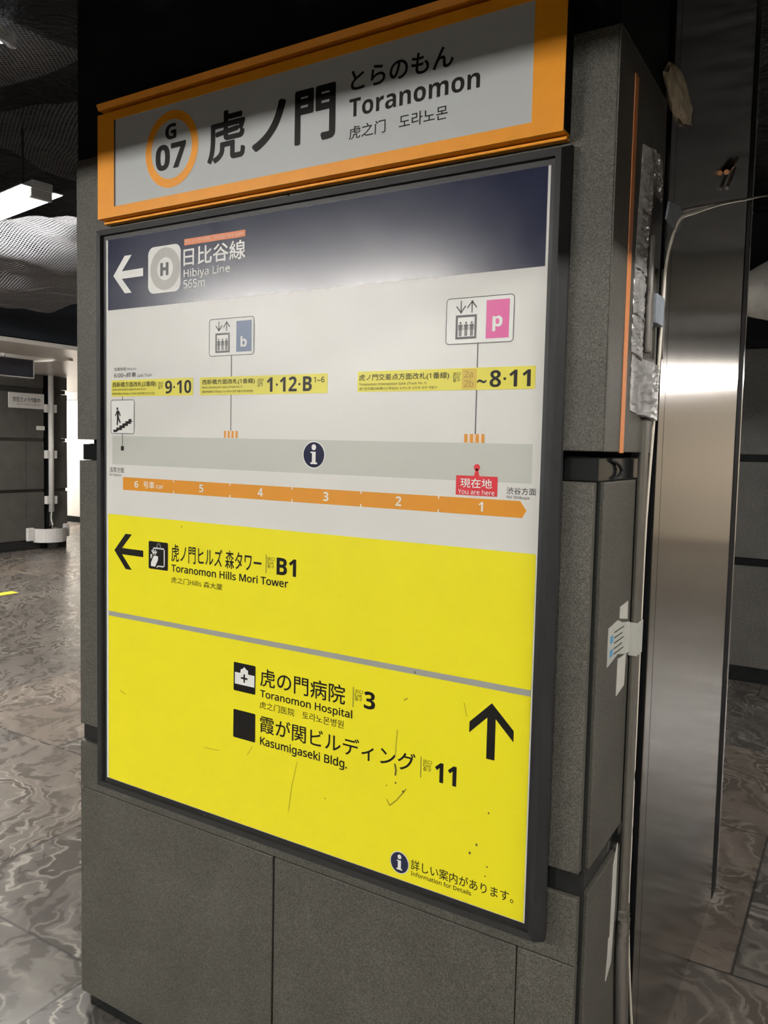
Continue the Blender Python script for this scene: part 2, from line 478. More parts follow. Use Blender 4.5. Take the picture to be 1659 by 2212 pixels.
# ------------------------------------------------------------------ lamps
def lamp(label, x, y, z, length=1.2, rot=0.0, tubes=2, black=False, group='fluorescent lamps under the ceiling', hang=True, bare=False, ztop=None, mat='tube'):
    t = thing('fluorescent_lamp', label, 'lamp', (x, y, z), group)
    t.rotation_euler = (0, 0, 0)
    c, s = math.cos(rot), math.sin(rot)
    def rot_mb(mb):
        bmesh.ops.rotate(mb.bm, verts=mb.bm.verts[:], cent=(x, y, z), matrix=Matrix.Rotation(rot, 3, 'Z')); return mb
    h = length / 2
    if not bare: rot_mb(MB().box(x - h - 0.02, x + h + 0.02, y - 0.050, y + 0.050, z + 0.030, z + 0.062, 0.006)).build('housing', M['lamp_black' if black else 'lamp_body'], t)
    if not bare: rot_mb(MB().box(x - h - 0.02, x + h + 0.02, y - 0.10, y + 0.10, z + 0.024, z + 0.0295, 0.002)).build('reflector', M['lamp_body'], t)
    if hang or ztop:
        for q in (-0.7, 0.7):
            rot_mb(MB().tube([(x + q * h, y, z + (0.03 if bare else 0.062)), (x + q * h, y, ztop or ZC)], 0.006, 8)).build('hanger_rod', M['lamp_black'], t)
    for k in range(tubes):
        dy = (k - (tubes - 1) / 2) * 0.07
        rot_mb(MB().tube([(x - h, y + dy, z), (x + h, y + dy, z)], 0.0165, 12)).build('tube', M[mat], t)
    for q in (-1, 1):
        rot_mb(MB().box(x + q * h - 0.012, x + q * h + 0.012, y - 0.05, y + 0.05, z - 0.018, z + 0.033, 0.004)).build('lamp_holder', M['lamp_body'], t)
    return t
lamp('bright white fluorescent lamp under the black netting at the left edge', -2.38, 1.17, 2.62, 1.2, -0.16, 2)
for i, x in enumerate((-3.2, -1.75, 1.9)):
    lamp('fluorescent lamp behind the viewer, %s of the row facing the signs' % ('leftmost', 'middle', 'rightmost')[i], x, -4.2, 2.62, 1.25, 0, 2)
lamp('fluorescent lamp on the right of the granite pillar beyond the added shading beam', 3.5, -0.6, 2.55, 1.7, math.pi / 2, 1)
lamp('fluorescent lamp far down the right hand passage', 3.2, 10.4, 2.55, 2.6, 0, 2, mat='tube_dim')
lamp('fluorescent lamp in front of the cream wall in the left passage', -11.8, 7.1, 2.20, 1.2, 0, 3, bare=True, ztop=2.345)
lamp('added unseen fluorescent lamp brightening the far left pillar and soffit', -6.4, 2.5, 2.20, 1.2, math.pi / 2, 2, bare=True, ztop=2.345)  # lamp added out of view to brighten the far pillar and soffit
lamp('fluorescent lamp above the netting at the top left corner', -1.44, 0.52, 2.985, 0.35, 0.3, 1, hang=False, bare=True, mat='tube_faint')

# ------------------------------------------------------------------ main stone pillar
PL = thing('stone_pillar', 'dark granite clad pillar carrying the orange framed sign and the yellow board', 'pillar', (0.53, 0.19, 0))
XL, XR = -0.1395, 1.1825
MB().box(-0.115, 1.165, 0.055, 0.335, 0.0, ZC - 0.001).build('core', M['black_matte'], PL)
def panel(x0, x1, y0, y1, z0, z1): MB().box(x0, x1, y0, y1, z0, z1, 0.0018).build('stone_panel', M['stone'], PL)
# front, top row (a touch proud of the rows below)
panel(-0.134, 0.53, 0.020, 0.055, 1.499, 2.18); panel(0.532, 1.1985, 0.020, 0.055, 1.499, 2.18)
# front, middle row
panel(XL, 0.53, 0.030, 0.055, 0.767, 1.447); panel(0.532, XR, 0.030, 0.055, 0.767, 1.447)
# front, bottom row
panel(XL, XR, 0.030, 0.055, 0.6005, 0.722)
panel(XL, 0.5045, 0.030, 0.055, 0.044, 0.5985); panel(0.5095, 1.0735, 0.030, 0.055, 0.044, 0.5985); panel(1.0755, XR, 0.030, 0.055, 0.044, 0.5985)
# right side rows
panel(1.199, 1.2005, 0.0202, 0.352, 1.499, 2.18)
MB().box(1.172, 1.1988, 0.0565, 0.350, 1.499, 2.178).build('backing', M['black_matte'], PL)
panel(1.166, 1.193, 0.0575, 0.362, 0.767, 1.447)
panel(1.166, 1.193, 0.0575, 0.362, 0.044, 0.722)
# left side rows
panel(-0.134, -0.116, 0.0565, 0.352, 1.499, 2.18); panel(XL, -0.116, 0.0565, 0.352, 0.767, 1.447); panel(XL, -0.116, 0.0565, 0.352, 0.044, 0.722)
for z0, z1 in ((1.447, 1.490), (0.722, 0.767)):
    MB().box(-0.1385, 1.186, 0.040, 0.345, z0 + 0.001, z1 - 0.001, 0.002).build('band_trim', M['black_band'], PL)
MB().box(-0.132, 1.198, 0.024, 0.350, 2.182, ZC - 0.002).build('upper_cladding', M['black_matte'], PL)
MB().box(-0.125, 1.175, 0.048, 0.345, 0.0, 0.044).build('plinth', M['black_band'], PL)
MB().box(1.176, 1.187, 0.045, 0.0565, 0.044, 1.447, 0.003).build('corner_strip', M['black_band'], PL)
MB().box(1.1985, 1.2022, 0.112, 0.134, 1.497, 2.14, 0.001).build('sealant_strip', M['sealant'], PL)

# ------------------------------------------------------------------ information board
IB = thing('information_board', 'large yellow white and navy station information board in a dark frame', 'sign', (0.55, 0.02, 0.62))
BW, BZ0, BZ1 = 1.1, 0.667, 1.970
def frame_mb(o0, o1, y0, y1, y2=None):
    """mitred frame ring between inset o0 and o1 outside the panel edge"""
    mb = MB()
    def rect(o): return [(-o, BZ0 - o), (BW + o, BZ0 - o), (BW + o, BZ1 + o), (-o, BZ1 + o)]
    a, b = rect(o0), rect(o1)
    for i in range(4):
        j = (i + 1) % 4
        mb.face([(b[i][0], y1, b[i][1]), (b[j][0], y1, b[j][1]), (a[j][0], y0, a[j][1]), (a[i][0], y0, a[i][1])])
    return mb
fr = frame_mb(0.009, 0.0092, 0.002, -0.010)
for args in ((0.0092, 0.020, -0.010, -0.012), (0.020, 0.022, -0.012, -0.008), (0.022, 0.030, -0.008, 0.012), (0.030, 0.0305, 0.012, 0.022)):
    f2 = frame_mb(*args)
    tmp = bpy.data.meshes.new('tmp'); f2.bm.to_mesh(tmp); fr.bm.from_mesh(tmp); bpy.data.meshes.remove(tmp); f2.bm.free()
bmesh.ops.remove_doubles(fr.bm, verts=fr.bm.verts[:], dist=0.00005)
fr.build('frame', M['frame'], IB)
lip = frame_mb(-0.0005, 0.009, -0.0012, -0.0018); lip.build('gasket', M['frame_lip'], IB)
PN = MB().box(-0.008, BW + 0.008, 0.0, 0.018, BZ0 - 0.008, BZ1 + 0.008).build('panel', M['white'], IB)
Y1_, Y2_, Y3_, Y4_ = -0.0004, -0.0008, -0.0012, -0.0016
def flat(name, mat, f, parent=None):
    mb = MB(); f(mb); return mb.build(name, M[mat], parent or IB, fix=False)
navy = flat('navy_band', 'navy', lambda m: m.rect(0.0070, 1.0945, 1.8054, 1.969, Y1_))
yel = flat('yellow_field', 'yellow', lambda m: m.rect(0.0070, 1.0965, 0.668, 1.3216, Y1_))
def L(body, box, y, mat, parent, bold=0.010, **k): return letter(body, box, y, M[mat], parent, bold, **k)
# --- navy header
flat('arrow', 'paper_white', lambda m: m.poly([(0.0265, 1.884), (0.0652, 1.927), (0.0894, 1.927), (0.0562, 1.8926), (0.1276, 1.8935), (0.1277, 1.8755), (0.0562, 1.8750), (0.0892, 1.841), (0.0662, 1.841)], Y2_), navy)
flat('line_badge', 'paper_white', lambda m: m.rrect(0.1443, 0.2476, 1.8326, 1.9362, 0.018, Y2_), navy)
flat('badge_ring', 'line_grey', lambda m: m.ring(0.1990, 1.8850, 0.0470, 0.0252, Y3_), navy)
L('H', (0.1838, 0.2096, 1.8700, 1.8986), Y3_, 'ink_grey', navy, 0.05)
ost = flat('sticker_strip', 'oband', lambda m: m.rect(0.258, 0.4353, 1.9294, 1.943, Y2_), navy)
L('オレンジ色の改札  Orange Fare Gates', (0.261, 0.432, 1.9313, 1.9412), Y3_, 'gate_pale', ost, 0.0)
L('日比谷線', (0.256, 0.4358, 1.8844, 1.9236), Y2_, 'paper_white', navy, 0.014)
L('Hibiya Line', (0.257, 0.3926, 1.8554, 1.8779), Y2_, 'paper_white', navy, 0.008)
L('565m', (0.2563, 0.3206, 1.8364, 1.8547), Y2_, 'paper_white', navy, 0.004)
# --- lift pictograms
def lift_plate(box, elev, dn, up, colr, cbox, ch, gbox, name):
    pl = flat('pictogram_plate', 'paper_white', lambda m: m.rrect(*box, 0.007, Y1_))
    flat('outline', 'ink_grey', lambda m: m.rring(*box, 0.007, 0.0014, Y2_), pl)
    def el(m):
        x0, x1, z0, z1 = elev; t = 0.0040
        m.rect(x0, x1, z1 - t, z1, Y2_); m.rect(x0, x1, z0, z0 + t, Y2_); m.rect(x0, x0 + t, z0 + t, z1 - t, Y2_); m.rect(x1 - t, x1, z0 + t, z1 - t, Y2_)
        wd = (x1 - x0 - 2 * t) / 3
        for k in range(3):
            cx = x0 + t + wd * (k + 0.5)
            m.disc(cx, z1 - t - 0.0098, 0.0019, 0.0021, Y2_, 16)
            zt, zb = z1 - t - 0.0125, z0 + t + 0.0012
            m.poly([(cx - 0.0042, zt), (cx + 0.0042, zt), (cx + 0.0042, zt - 0.0100), (cx + 0.0031, zt - 0.0100), (cx + 0.0031, zt - 0.003), (cx + 0.0025, zt - 0.003), (cx + 0.0025, zb), (cx + 0.0004, zb), (cx + 0.0004, zt - 0.009), (cx - 0.0004, zt - 0.009), (cx - 0.0004, zb), (cx - 0.0025, zb), (cx - 0.0025, zt - 0.003), (cx - 0.0031, zt - 0.003), (cx - 0.0031, zt - 0.0100), (cx - 0.0042, zt - 0.0100)], Y2_)
    flat('lift_symbol', 'ink_grey', el, pl)
    def ar(m, b, sgn):
        x0, x1, z0, z1 = b; cx = (x0 + x1) / 2; q = 0.0011
        f = (lambda z: z) if sgn > 0 else (lambda z: z0 + z1 - z)
        m.rect(cx - q, cx + q, z0, z1, Y2_)
        h = (z1 - z0) * 0.52
        for sx in (-1, 1):
            m.poly([(cx, f(z1)), (cx + sx * (x1 - x0) / 2, f(z1 - h)), (cx + sx * (x1 - x0) / 2 - sx * 0.0006, f(z1 - h - 0.0030)), (cx, f(z1 - 0.0034))], Y2_)
    flat('arrow', 'ink_grey', lambda m: ar(m, dn, -1), pl); flat('arrow', 'ink_grey', lambda m: ar(m, up, 1), pl)
    sq = flat('letter_tile', colr, lambda m: m.rect(*cbox, Y2_), pl)
    L(ch, gbox, Y3_, 'paper_white', pl, 0.03)
lift_plate((0.3344, 0.4621, 1.6844, 1.7642), (0.353, 0.394, 1.6915, 1.7332), (0.3535, 0.3724, 1.7374, 1.7578), (0.3760, 0.3944, 1.737, 1.7575), 'blue', (0.4127, 0.4546, 1.6918, 1.7561), 'b', (0.425, 0.4428, 1.7014, 1.7241), 'b')
lift_plate((0.9117, 1.0426, 1.6832, 1.7647), (0.9312, 0.9722, 1.6922, 1.7342), (0.9318, 0.9504, 1.7371, 1.7593), (0.9532, 0.972, 1.7375, 1.7589), 'pink', (0.9904, 1.0334, 1.691, 1.7569), 'p', (1.0024, 1.0214, 1.7028, 1.7291), 'p')
def leader(x, z0, z1): flat('leader_line', 'ink_grey', lambda m: m.rect(x - 0.0011, x + 0.0011, z0, z1, Y1_))
leader(0.399, 1.5247, 1.684); leader(0.9757, 1.5248, 1.684); leader(0.0574, 1.5947, 1.603); leader(0.0572, 1.4853, 1.5143)
flat('stop_mark', 'ink', lambda m: m.rect(0.0525, 0.0626, 1.475, 1.4853, Y2_))
def gates(xs):
    flat('gate_backing', 'gate_pale', lambda m: m.rect(xs[0][0], xs[-1][1], 1.5097, 1.5246, Y1_))
    for a, b in xs: flat('gate_bar', 'train', lambda m: m.rect(a, b, 1.5097, 1.5246, Y2_))
gates(((0.38, 0.3854), (0.3910, 0.3964), (0.4021, 0.4075), (0.4130, 0.4184)))
gates(((0.9544, 0.9606), (0.9657, 0.9718), (0.9770, 0.9830), (0.9880, 0.9935)))
# --- yellow exit labels
S1 = flat('exit_label', 'yellow_lab', lambda m: m.slab(0.0195, 0.2868, 1.6020, 1.6406, Y2_, 0.0006))
L('西新橋方面改札(2番線)', (0.0236, 0.1712, 1.6222, 1.6362), Y3_, 'ink', S1, 0.006)
L('Nishi-shimbashi Gate (Track No.2)', (0.0236, 0.1379, 1.6147, 1.6210), Y3_, 'ink', S1, 0.0)
L('西新桥检票口(2号站台) 니시신바시 방면 개찰구(2번 승강장)', (0.0236, 0.1675, 1.6052, 1.6111), Y3_, 'ink', S1, 0.0)
L('出口\nExit\n출구', (0.1783, 0.1946, 1.6172, 1.634), Y3_, 'ink', S1, 0.0, line=0.85)
L('9·10', (0.2007, 0.282, 1.6070, 1.6359), Y3_, 'ink', S1, 0.020)
S2 = flat('exit_label', 'yellow_lab', lambda m: m.slab(0.3079, 0.6523, 1.6014, 1.6402, Y2_, 0.0006))
L('西新橋方面改札(1番線)', (0.3153, 0.4654, 1.6229, 1.6355), Y3_, 'ink', S2, 0.006)
L('Nishi-shimbashi Gate (Track No.1)', (0.3154, 0.4316, 1.6147, 1.6208), Y3_, 'ink', S2, 0.0)
L('西新桥检票口(1号站台) 니시신바시 방면 개찰구(1번 승강장)', (0.3154, 0.461, 1.6056, 1.6114), Y3_, 'ink', S2, 0.0)
L('出口\nExit\n출구', (0.4726, 0.4891, 1.6168, 1.6342), Y3_, 'ink', S2, 0.0, line=0.85)
L('1·12·B', (0.4982, 0.6142, 1.6062, 1.636), Y3_, 'ink', S2, 0.022)
L('1~6', (0.6191, 0.6451, 1.6225, 1.634), Y3_, 'ink', S2, 0.010)
S3 = flat('exit_label', 'yellow_lab', lambda m: m.slab(0.7238, 1.0844, 1.6024, 1.6412, Y2_, 0.0006))
L('虎ノ門交差点方面改札(1番線)', (0.7272, 0.921, 1.6219, 1.6357), Y3_, 'ink', S3, 0.006)
L('Toranomon Intersection Gate (Track No.1)', (0.7276, 0.8754, 1.6130, 1.6192), Y3_, 'ink', S3, 0.0)
L('虎门交叉路口检票口(1号站台) 도라노몬 교차로 방면 개찰구', (0.7278, 0.8975, 1.6049, 1.6109), Y3_, 'ink', S3, 0.0)
L('出口\nExit\n출구', (0.929, 0.9437, 1.6169, 1.6347), Y3_, 'ink', S3, 0.0, line=0.85)
asq = flat('amber_patch', 'amber', lambda m: m.slab(0.947, 0.975, 1.6040, 1.6396, Y3_ - 0.0002, 0.0005), S3)
L('2a\n2b', (0.9515, 0.9700, 1.6075, 1.6360), Y4_ - 0.0002, 'amber_print', S3, 0.01, line=1.05)
L('~', (0.9767, 0.9944, 1.6137, 1.6205), Y3_, 'ink', S3, 0.03)
L('8·11', (1.0008, 1.0762, 1.6065, 1.6357), Y3_, 'ink', S3, 0.020)
L('営業時間 Hours', (0.0288, 0.1038, 1.6622, 1.6700), Y1_, 'ink', IB, 0.0)
L('6:00~終車', (0.0287, 0.1038, 1.6462, 1.658), Y1_, 'ink', IB, 0.004)
L('Last Train', (0.1097, 0.156, 1.6466, 1.6537), Y1_, 'ink', IB, 0.0)
# --- stairs pictogram
sp = flat('pictogram_plate', 'paper_white', lambda m: m.rrect(0.0170, 0.0983, 1.5143, 1.5947, 0.006, Y1_))
flat('outline', 'ink_grey', lambda m: m.rring(0.0170, 0.0983, 1.5143, 1.5947, 0.006, 0.0014, Y2_), sp)
def stairs(m):
    P = [(0.026, 1.5192)]
    x, z = 0.026, 1.5240
    tops = []
    for k in range(6):
        tops += [(x, z), (x + 0.0105, z + 0.0004)]; x += 0.0105; z += 0.0050
    low = [(a + 0.009, b - 0.0062) for a, b in tops[::-1][:-2]]
    m.poly([(0.026, 1.5180)] + tops + [(tops[-1][0], tops[-1][1] - 0.005)] + low + [(0.036, 1.5180)], Y2_)
    m.disc(0.0399, 1.5735, 0.0030, 0.0034, Y2_, 20)
    m.poly([(0.0375, 1.5690), (0.0365, 1.5660), (0.0312, 1.5571), (0.0338, 1.5560), (0.0378, 1.5620), (0.0384, 1.5503), (0.0374, 1.5348), (0.0412, 1.5348), (0.0432, 1.5469), (0.0490, 1.5393), (0.0520, 1.5410), (0.0455, 1.5520), (0.0450, 1.5620), (0.0495, 1.5560), (0.0520, 1.5572), (0.0455, 1.5690)], Y2_)
flat('stairs_symbol', 'ink', stairs, sp)
# --- platform strip, train strip
flat('platform_strip', 'platform', lambda m: m.rect(0.0215, 1.0838, 1.4414, 1.5090, Y1_ * 0.75))
def info(cx, cz, rx, rz, y, par):
    wr = flat('information_mark', 'paper_white', lambda m: m.disc(cx, cz, rx * 1.08, rz * 1.08, y), par)
    flat('mark_disc', 'navy', lambda m: m.disc(cx, cz, rx, rz, y - 0.0003), wr) if par is IB else flat('mark_disc', 'navy', lambda m: m.disc(cx, cz, rx, rz, y - 0.0003), par)
    k = rx / 0.0258
    def ii(m):
        m.disc(cx, cz + 0.0152 * k, 0.0056 * k, 0.0060 * k, y - 0.0006, 24)
        m.poly([(cx - 0.0080 * k, cz + 0.0062 * k), (cx + 0.0048 * k, cz + 0.0062 * k), (cx + 0.0048 * k, cz - 0.0145 * k), (cx + 0.0088 * k, cz - 0.0155 * k), (cx + 0.0088 * k, cz - 0.0185 * k), (cx - 0.0080 * k, cz - 0.0185 * k), (cx - 0.0080 * k, cz - 0.0155 * k), (cx - 0.0042 * k, cz - 0.0145 * k), (cx - 0.0042 * k, cz + 0.0035 * k), (cx - 0.0080 * k, cz + 0.0035 * k)], y - 0.0006)
    flat('mark_letter', 'paper_white', ii, wr if par is IB else par)
info(0.6219, 1.4791, 0.0258, 0.0254, Y2_, IB)
L('浅草方面', (0.0118, 0.0626, 1.4222, 1.4346), Y1_, 'ink', IB, 0.0)
L('for Asakusa', (0.0120, 0.0525, 1.4140, 1.4192), Y1_, 'ink', IB, 0.004)
tr = flat('train_strip', 'train', lambda m: m.poly([(0.0593, 1.3819), (1.0690, 1.3819), (1.0765, 1.3950), (1.0647, 1.4110), (0.0593, 1.4123)], Y1_))
for x in (0.2283, 0.3985, 0.5683, 0.7368, 0.9063):
    for z0, z1 in ((1.3800, 1.3870), (1.4068, 1.4140)):
        flat('car_divider', 'paper_white', lambda m: m.rect(x - 0.0013, x + 0.0013, z0, z1, Y2_), tr)
for ch, b in (('6', (0.0992, 0.1120, 1.3892, 1.4045)), ('5', (0.3081, 0.3204, 1.3886, 1.4060)), ('4', (0.4768, 0.4906, 1.3883, 1.4059)), ('3', (0.6471, 0.6595, 1.388, 1.4061)), ('2', (0.8149, 0.8276, 1.3882, 1.4064)), ('1', (0.9868, 0.9952, 1.3885, 1.4054)), ):
    L(ch, b, Y2_, 'paper_white', tr, 0.02)
L('号車', (0.1297, 0.1664, 1.3889, 1.4055), Y2_, 'paper_white', tr, 0.006)
L('car', (0.1721, 0.1958, 1.3905, 1.3982), Y2_, 'paper_white', tr, 0.006)
def pin(m):
    m.rect(0.9407, 1.0213, 1.4160, 1.4508, Y2_); m.poly([(0.9757, 1.4508), (0.9795, 1.4640), (0.9828, 1.4640), (0.9866, 1.4508)], Y2_); m.disc(0.9811, 1.4660, 0.0060, 0.0060, Y2_, 32)
pn = flat('here_marker', 'red', pin)
L('現在地', (0.9494, 1.0111, 1.4294, 1.4462), Y3_, 'paper_white', pn, 0.010)
L('You are here', (0.9455, 1.0165, 1.4178, 1.4268), Y3_, 'paper_white', pn, 0.006)
L('渋谷方面', (1.0388, 1.0925, 1.4219, 1.4339), Y1_, 'ink', IB, 0.002)
L('for Shibuya', (1.0392, 1.0806, 1.413, 1.4195), Y1_, 'ink', IB, 0.004)
# --- yellow half
flat('divider_line', 'grey_line', lambda m: m.rect(0.0075, 1.0960, 1.0736, 1.0850, Y2_), yel)
flat('arrow', 'ink', lambda m: m.poly([(0.0292, 1.2351), (0.0686, 1.2775), (0.0903, 1.2775), (0.0562, 1.2425), (0.1296, 1.2425), (0.1296, 1.2270), (0.0562, 1.2275), (0.0900, 1.1930), (0.0690, 1.1930)], Y2_), yel)
bg = flat('bag_pictogram', 'ink', lambda m: m.rrect(0.1478, 0.2111, 1.2028, 1.2673, 0.0035, Y2_), yel)
def bag(m):
    def seg(a, b, wd):
        d = Vector((b[0] - a[0], b[1] - a[1])); d.normalize(); n = Vector((-d.y, d.x)) * wd / 2; d *= wd / 2
        m.poly([(a[0] - d.x + n.x, a[1] - d.y + n.y), (b[0] + d.x + n.x, b[1] + d.y + n.y), (b[0] + d.x - n.x, b[1] + d.y - n.y), (a[0] - d.x - n.x, a[1] - d.y - n.y)], Y3_)
    P = [(0.1632, 1.2455), (0.1632, 1.2520), (0.1995, 1.2520), (0.1995, 1.2110), (0.1800, 1.2110), (0.1762, 1.2085)]
    for a, b in zip(P, P[1:]): seg(a, b, 0.0032)
    H = [(0.1752 + 0.0062 * (1 - math.cos(math.pi * i / 8)) , 1.2525 + 0.0105 * math.sin(math.pi * i / 8)) for i in range(9)]
    for a, b in zip(H, H[1:]): seg(a, b, 0.0028)
    m.poly([(0.1560, 1.2090), (0.1560, 1.2170), (0.1600, 1.2250), (0.1640, 1.2330), (0.1720, 1.2345), (0.1795, 1.2330), (0.1790, 1.2250), (0.1745, 1.2170), (0.1700, 1.2090)], Y3_)
    c = (0.1668, 1.2345)
    for ang, ln in ((125, 0.0130), (102, 0.0125), (75, 0.0125), (50, 0.0115)):
        a = math.radians(ang); seg((c[0], c[1]), (c[0] + ln * math.cos(a), c[1] + ln * math.sin(a)), 0.0032)
    m.poly([(0.1545, 1.2280), (0.1545, 1.2370), (0.1590, 1.2370), (0.1600, 1.2330), (0.1560, 1.2260)], Y3_)
flat('bag_symbol', 'paper_white', bag, yel)
L('虎ノ門ヒルズ 森タワー', (0.2222, 0.489, 1.2264, 1.2668), Y2_, 'ink', yel, 0.008)
L('Toranomon Hills Mori Tower', (0.2224, 0.5614, 1.2029, 1.2203), Y2_, 'ink', yel, 0.0195)
L('虎之门Hills 森大厦', (0.2216, 0.3794, 1.1772, 1.191), Y2_, 'ink', yel, 0.0)
def exit_block(bar, exb, num, nb, bold=0.026):
    flat('rule', 'ink_grey', lambda m: m.rect(*bar, Y2_), yel)
    L('出口\nExit\n출구', exb, Y2_, 'ink', yel, 0.0, line=0.9)
    L(num, nb, Y2_, 'ink', yel, bold)
exit_block((0.5011, 0.5025, 1.228, 1.2673), (0.5050, 0.5242, 1.239, 1.2632), 'B1', (0.5302, 0.5812, 1.2280, 1.2638))
hp = flat('hospital_pictogram', 'ink', lambda m: m.rrect(0.4144, 0.4762, 0.9621, 1.0246, 0.0025, Y2_), yel)
flat('hospital_symbol', 'paper_white', lambda m: m.poly([(0.4181, 1.0030), (0.4337, 1.0030), (0.4350, 1.0115), (0.4390, 1.0125), (0.4450, 1.0176), (0.4510, 1.0125), (0.4553, 1.0115), (0.4560, 1.0030), (0.4737, 1.0030), (0.4737, 0.9775), (0.4181, 0.9775)], Y3_), yel)
flat('hospital_cross', 'ink', lambda m: m.rect(0.4432, 0.4474, 0.9834, 1.0019, Y4_).rect(0.4361, 0.4432, 0.9908, 0.9948, Y4_).rect(0.4474, 0.4546, 0.9908, 0.9948, Y4_), yel)
L('虎の門病院', (0.4892, 0.7086, 0.9845, 1.0237), Y2_, 'ink', yel, 0.008)
L('Toranomon Hospital', (0.4898, 0.7264, 0.9558, 0.9774), Y2_, 'ink', yel, 0.0190)
L('虎之门医院', (0.4889, 0.5821, 0.9362, 0.9518), Y2_, 'ink', yel, 0.0)
L('토라노몬병원', (0.6032, 0.7062, 0.9358, 0.9519), Y2_, 'ink', yel, 0.0)
exit_block((0.7273, 0.7287, 0.9843, 1.0254), (0.7315, 0.7501, 0.999, 1.0219), '3', (0.7535, 0.7792, 0.9872, 1.0221))
flat('black_tile', 'ink', lambda m: m.rrect(0.4146, 0.4771, 0.8578, 0.9203, 0.0025, Y2_), yel)
L('霞が関ビルディング', (0.4907, 0.872, 0.8842, 0.9215), Y2_, 'ink', yel, 0.008)
L('Kasumigaseki Bldg.', (0.4912, 0.7163, 0.8512, 0.8754), Y2_, 'ink', yel, 0.0190)
exit_block((0.8833, 0.8847, 0.879, 0.9195), (0.8885, 0.9066, 0.894, 0.9164), '11', (0.914, 0.9584, 0.8794, 0.9166), 0.03)
flat('arrow', 'ink', lambda m: m.poly([(1.0243, 1.0486), (1.0672, 1.0068), (1.0672, 0.9867), (1.0324, 1.0211), (1.0324, 0.9460), (1.0163, 0.9460), (1.0163, 1.0211), (0.9815, 0.9867), (0.9815, 1.0068)], Y2_), yel)
info(0.8425, 0.7012, 0.0196, 0.0204, Y2_, yel)
L('詳しい案内があります。', (0.8677, 1.0772, 0.696, 0.7162), Y2_, 'ink', yel, 0.004)
L('Information for Details', (0.8682, 0.9952, 0.6842, 0.6931), Y2_, 'ink', yel, 0.006)
# --- scuffs and scratches on the yellow film
def scuff(pts, wd, mat='scratch'):
    def f(m):
        for a, b in zip(pts, pts[1:]):
            d = Vector((b[0] - a[0], b[1] - a[1])); d.normalize(); n = Vector((-d.y, d.x)) * wd / 2
            m.poly([(a[0] + n.x, a[1] + n.y), (b[0] + n.x, b[1] + n.y), (b[0] - n.x, b[1] - n.y), (a[0] - n.x, a[1] - n.y)], Y4_)
    flat('scuff', mat, f, yel)
scuff([(0.8106, 0.8194), (0.8177, 0.8081), (0.8332, 0.8232), (0.8539, 0.8502)], 0.0016)
scuff([(0.5919, 0.8428), (0.5790, 0.7900), (0.5701, 0.7296)], 0.0009)
scuff([(0.8270, 0.8930), (0.8300, 0.8800), (0.8285, 0.8700)], 0.0030, 'scratch_dark')
scuff([(0.8310, 0.9600), (0.8290, 0.9350), (0.8280, 0.9100)], 0.0012)
scuff([(0.8440, 1.0200), (0.8520, 1.0260)], 0.0020)
scuff([(0.8660, 1.0800), (0.8675, 1.0760)], 0.0030, 'scratch_dark')
scuff([(0.9700, 1.0400), (0.9760, 1.0150)], 0.0010)
scuff([(0.3300, 0.8150), (0.3750, 0.8180)], 0.0010)
scuff([(0.4560, 0.8260), (0.4700, 0.8480)], 0.0009)
scuff([(0.0500, 0.8950), (0.0700, 0.8880)], 0.0012)
for (x, z, r) in ((1.0030, 0.7830, 0.0022), (0.9900, 0.7640, 0.0022), (1.0250, 0.7480, 0.0014), (0.8300, 0.8560, 0.0018), (0.8470, 0.8430, 0.0020), (0.8100, 0.8460, 0.0012), (0.6650, 0.7830, 0.0012), (1.0220, 0.7300, 0.0012), (1.0250, 0.8480, 0.0016), (0.2550, 1.3080, 0.0014)):
    flat('spot', 'scratch_dark', lambda m: m.disc(x, z, r, r * 1.2, Y4_, 10), yel)

# ------------------------------------------------------------------ station name sign
SG = thing('station_name_sign', 'long orange framed station name sign with white face above the board', 'sign', (0.55, 0.02, 2.13))
SY = -0.014
sx0, sx1, sz0, sz1 = -0.0115, 1.1225, 2.0153, 2.2525
ix0, ix1, iz0, iz1 = 0.0450, 1.0674, 2.0382, 2.2330
fm = MB()
A = [(sx0, sz0), (sx1, sz0), (sx1, sz1), (sx0, sz1)]; B = [(ix0, iz0), (ix1, iz0), (ix1, iz1), (ix0, iz1)]
for i in range(4):
    j = (i + 1) % 4
    fm.face([(A[i][0], SY, A[i][1]), (A[j][0], SY, A[j][1]), (B[j][0], SY, B[j][1]), (B[i][0], SY, B[i][1])])
    fm.face([(B[i][0], SY, B[i][1]), (B[j][0], SY, B[j][1]), (B[j][0], SY + 0.005, B[j][1]), (B[i][0], SY + 0.005, B[i][1])])
    fm.face([(A[j][0], SY, A[j][1]), (A[i][0], SY, A[i][1]), (A[i][0], SY + 0.030, A[i][1]), (A[j][0], SY + 0.030, A[j][1])])
fm.build('frame', M['orange'], SG)
MB().box(sx0 + 0.003, sx1 + 0.0005, SY + 0.002, 0.0195, sz0 + 0.004, sz1 - 0.003).build('case', M['black_matte'], SG)
FP = MB().box(ix0, ix1, SY + 0.0012, SY + 0.0019, iz0, iz1).build('face_panel', M['white_sign'], SG)
MB().box(ix0 + 0.0002, ix0 + 0.0032, SY + 0.0002, SY + 0.0011, iz0, iz1).build('face_shadow_line', M['frame_lip'], SG)  # black strip standing for the shadow line inside the frame's left edge
MB().box(-0.0125, sx1, 0.004, 0.0195, 2.0080, 2.0135, 0.0015).build('lower_moulding', M['orange'], SG)
MB().prism_x([(SY + 0.002, 2.2640), (SY - 0.004, 2.2760), (SY + 0.004, 2.2780), (0.0195, 2.2760), (0.0195, 2.2640)], sx0 + 0.0, sx1).build('upper_moulding', M['orange'], SG)
ys = SY + 0.0008
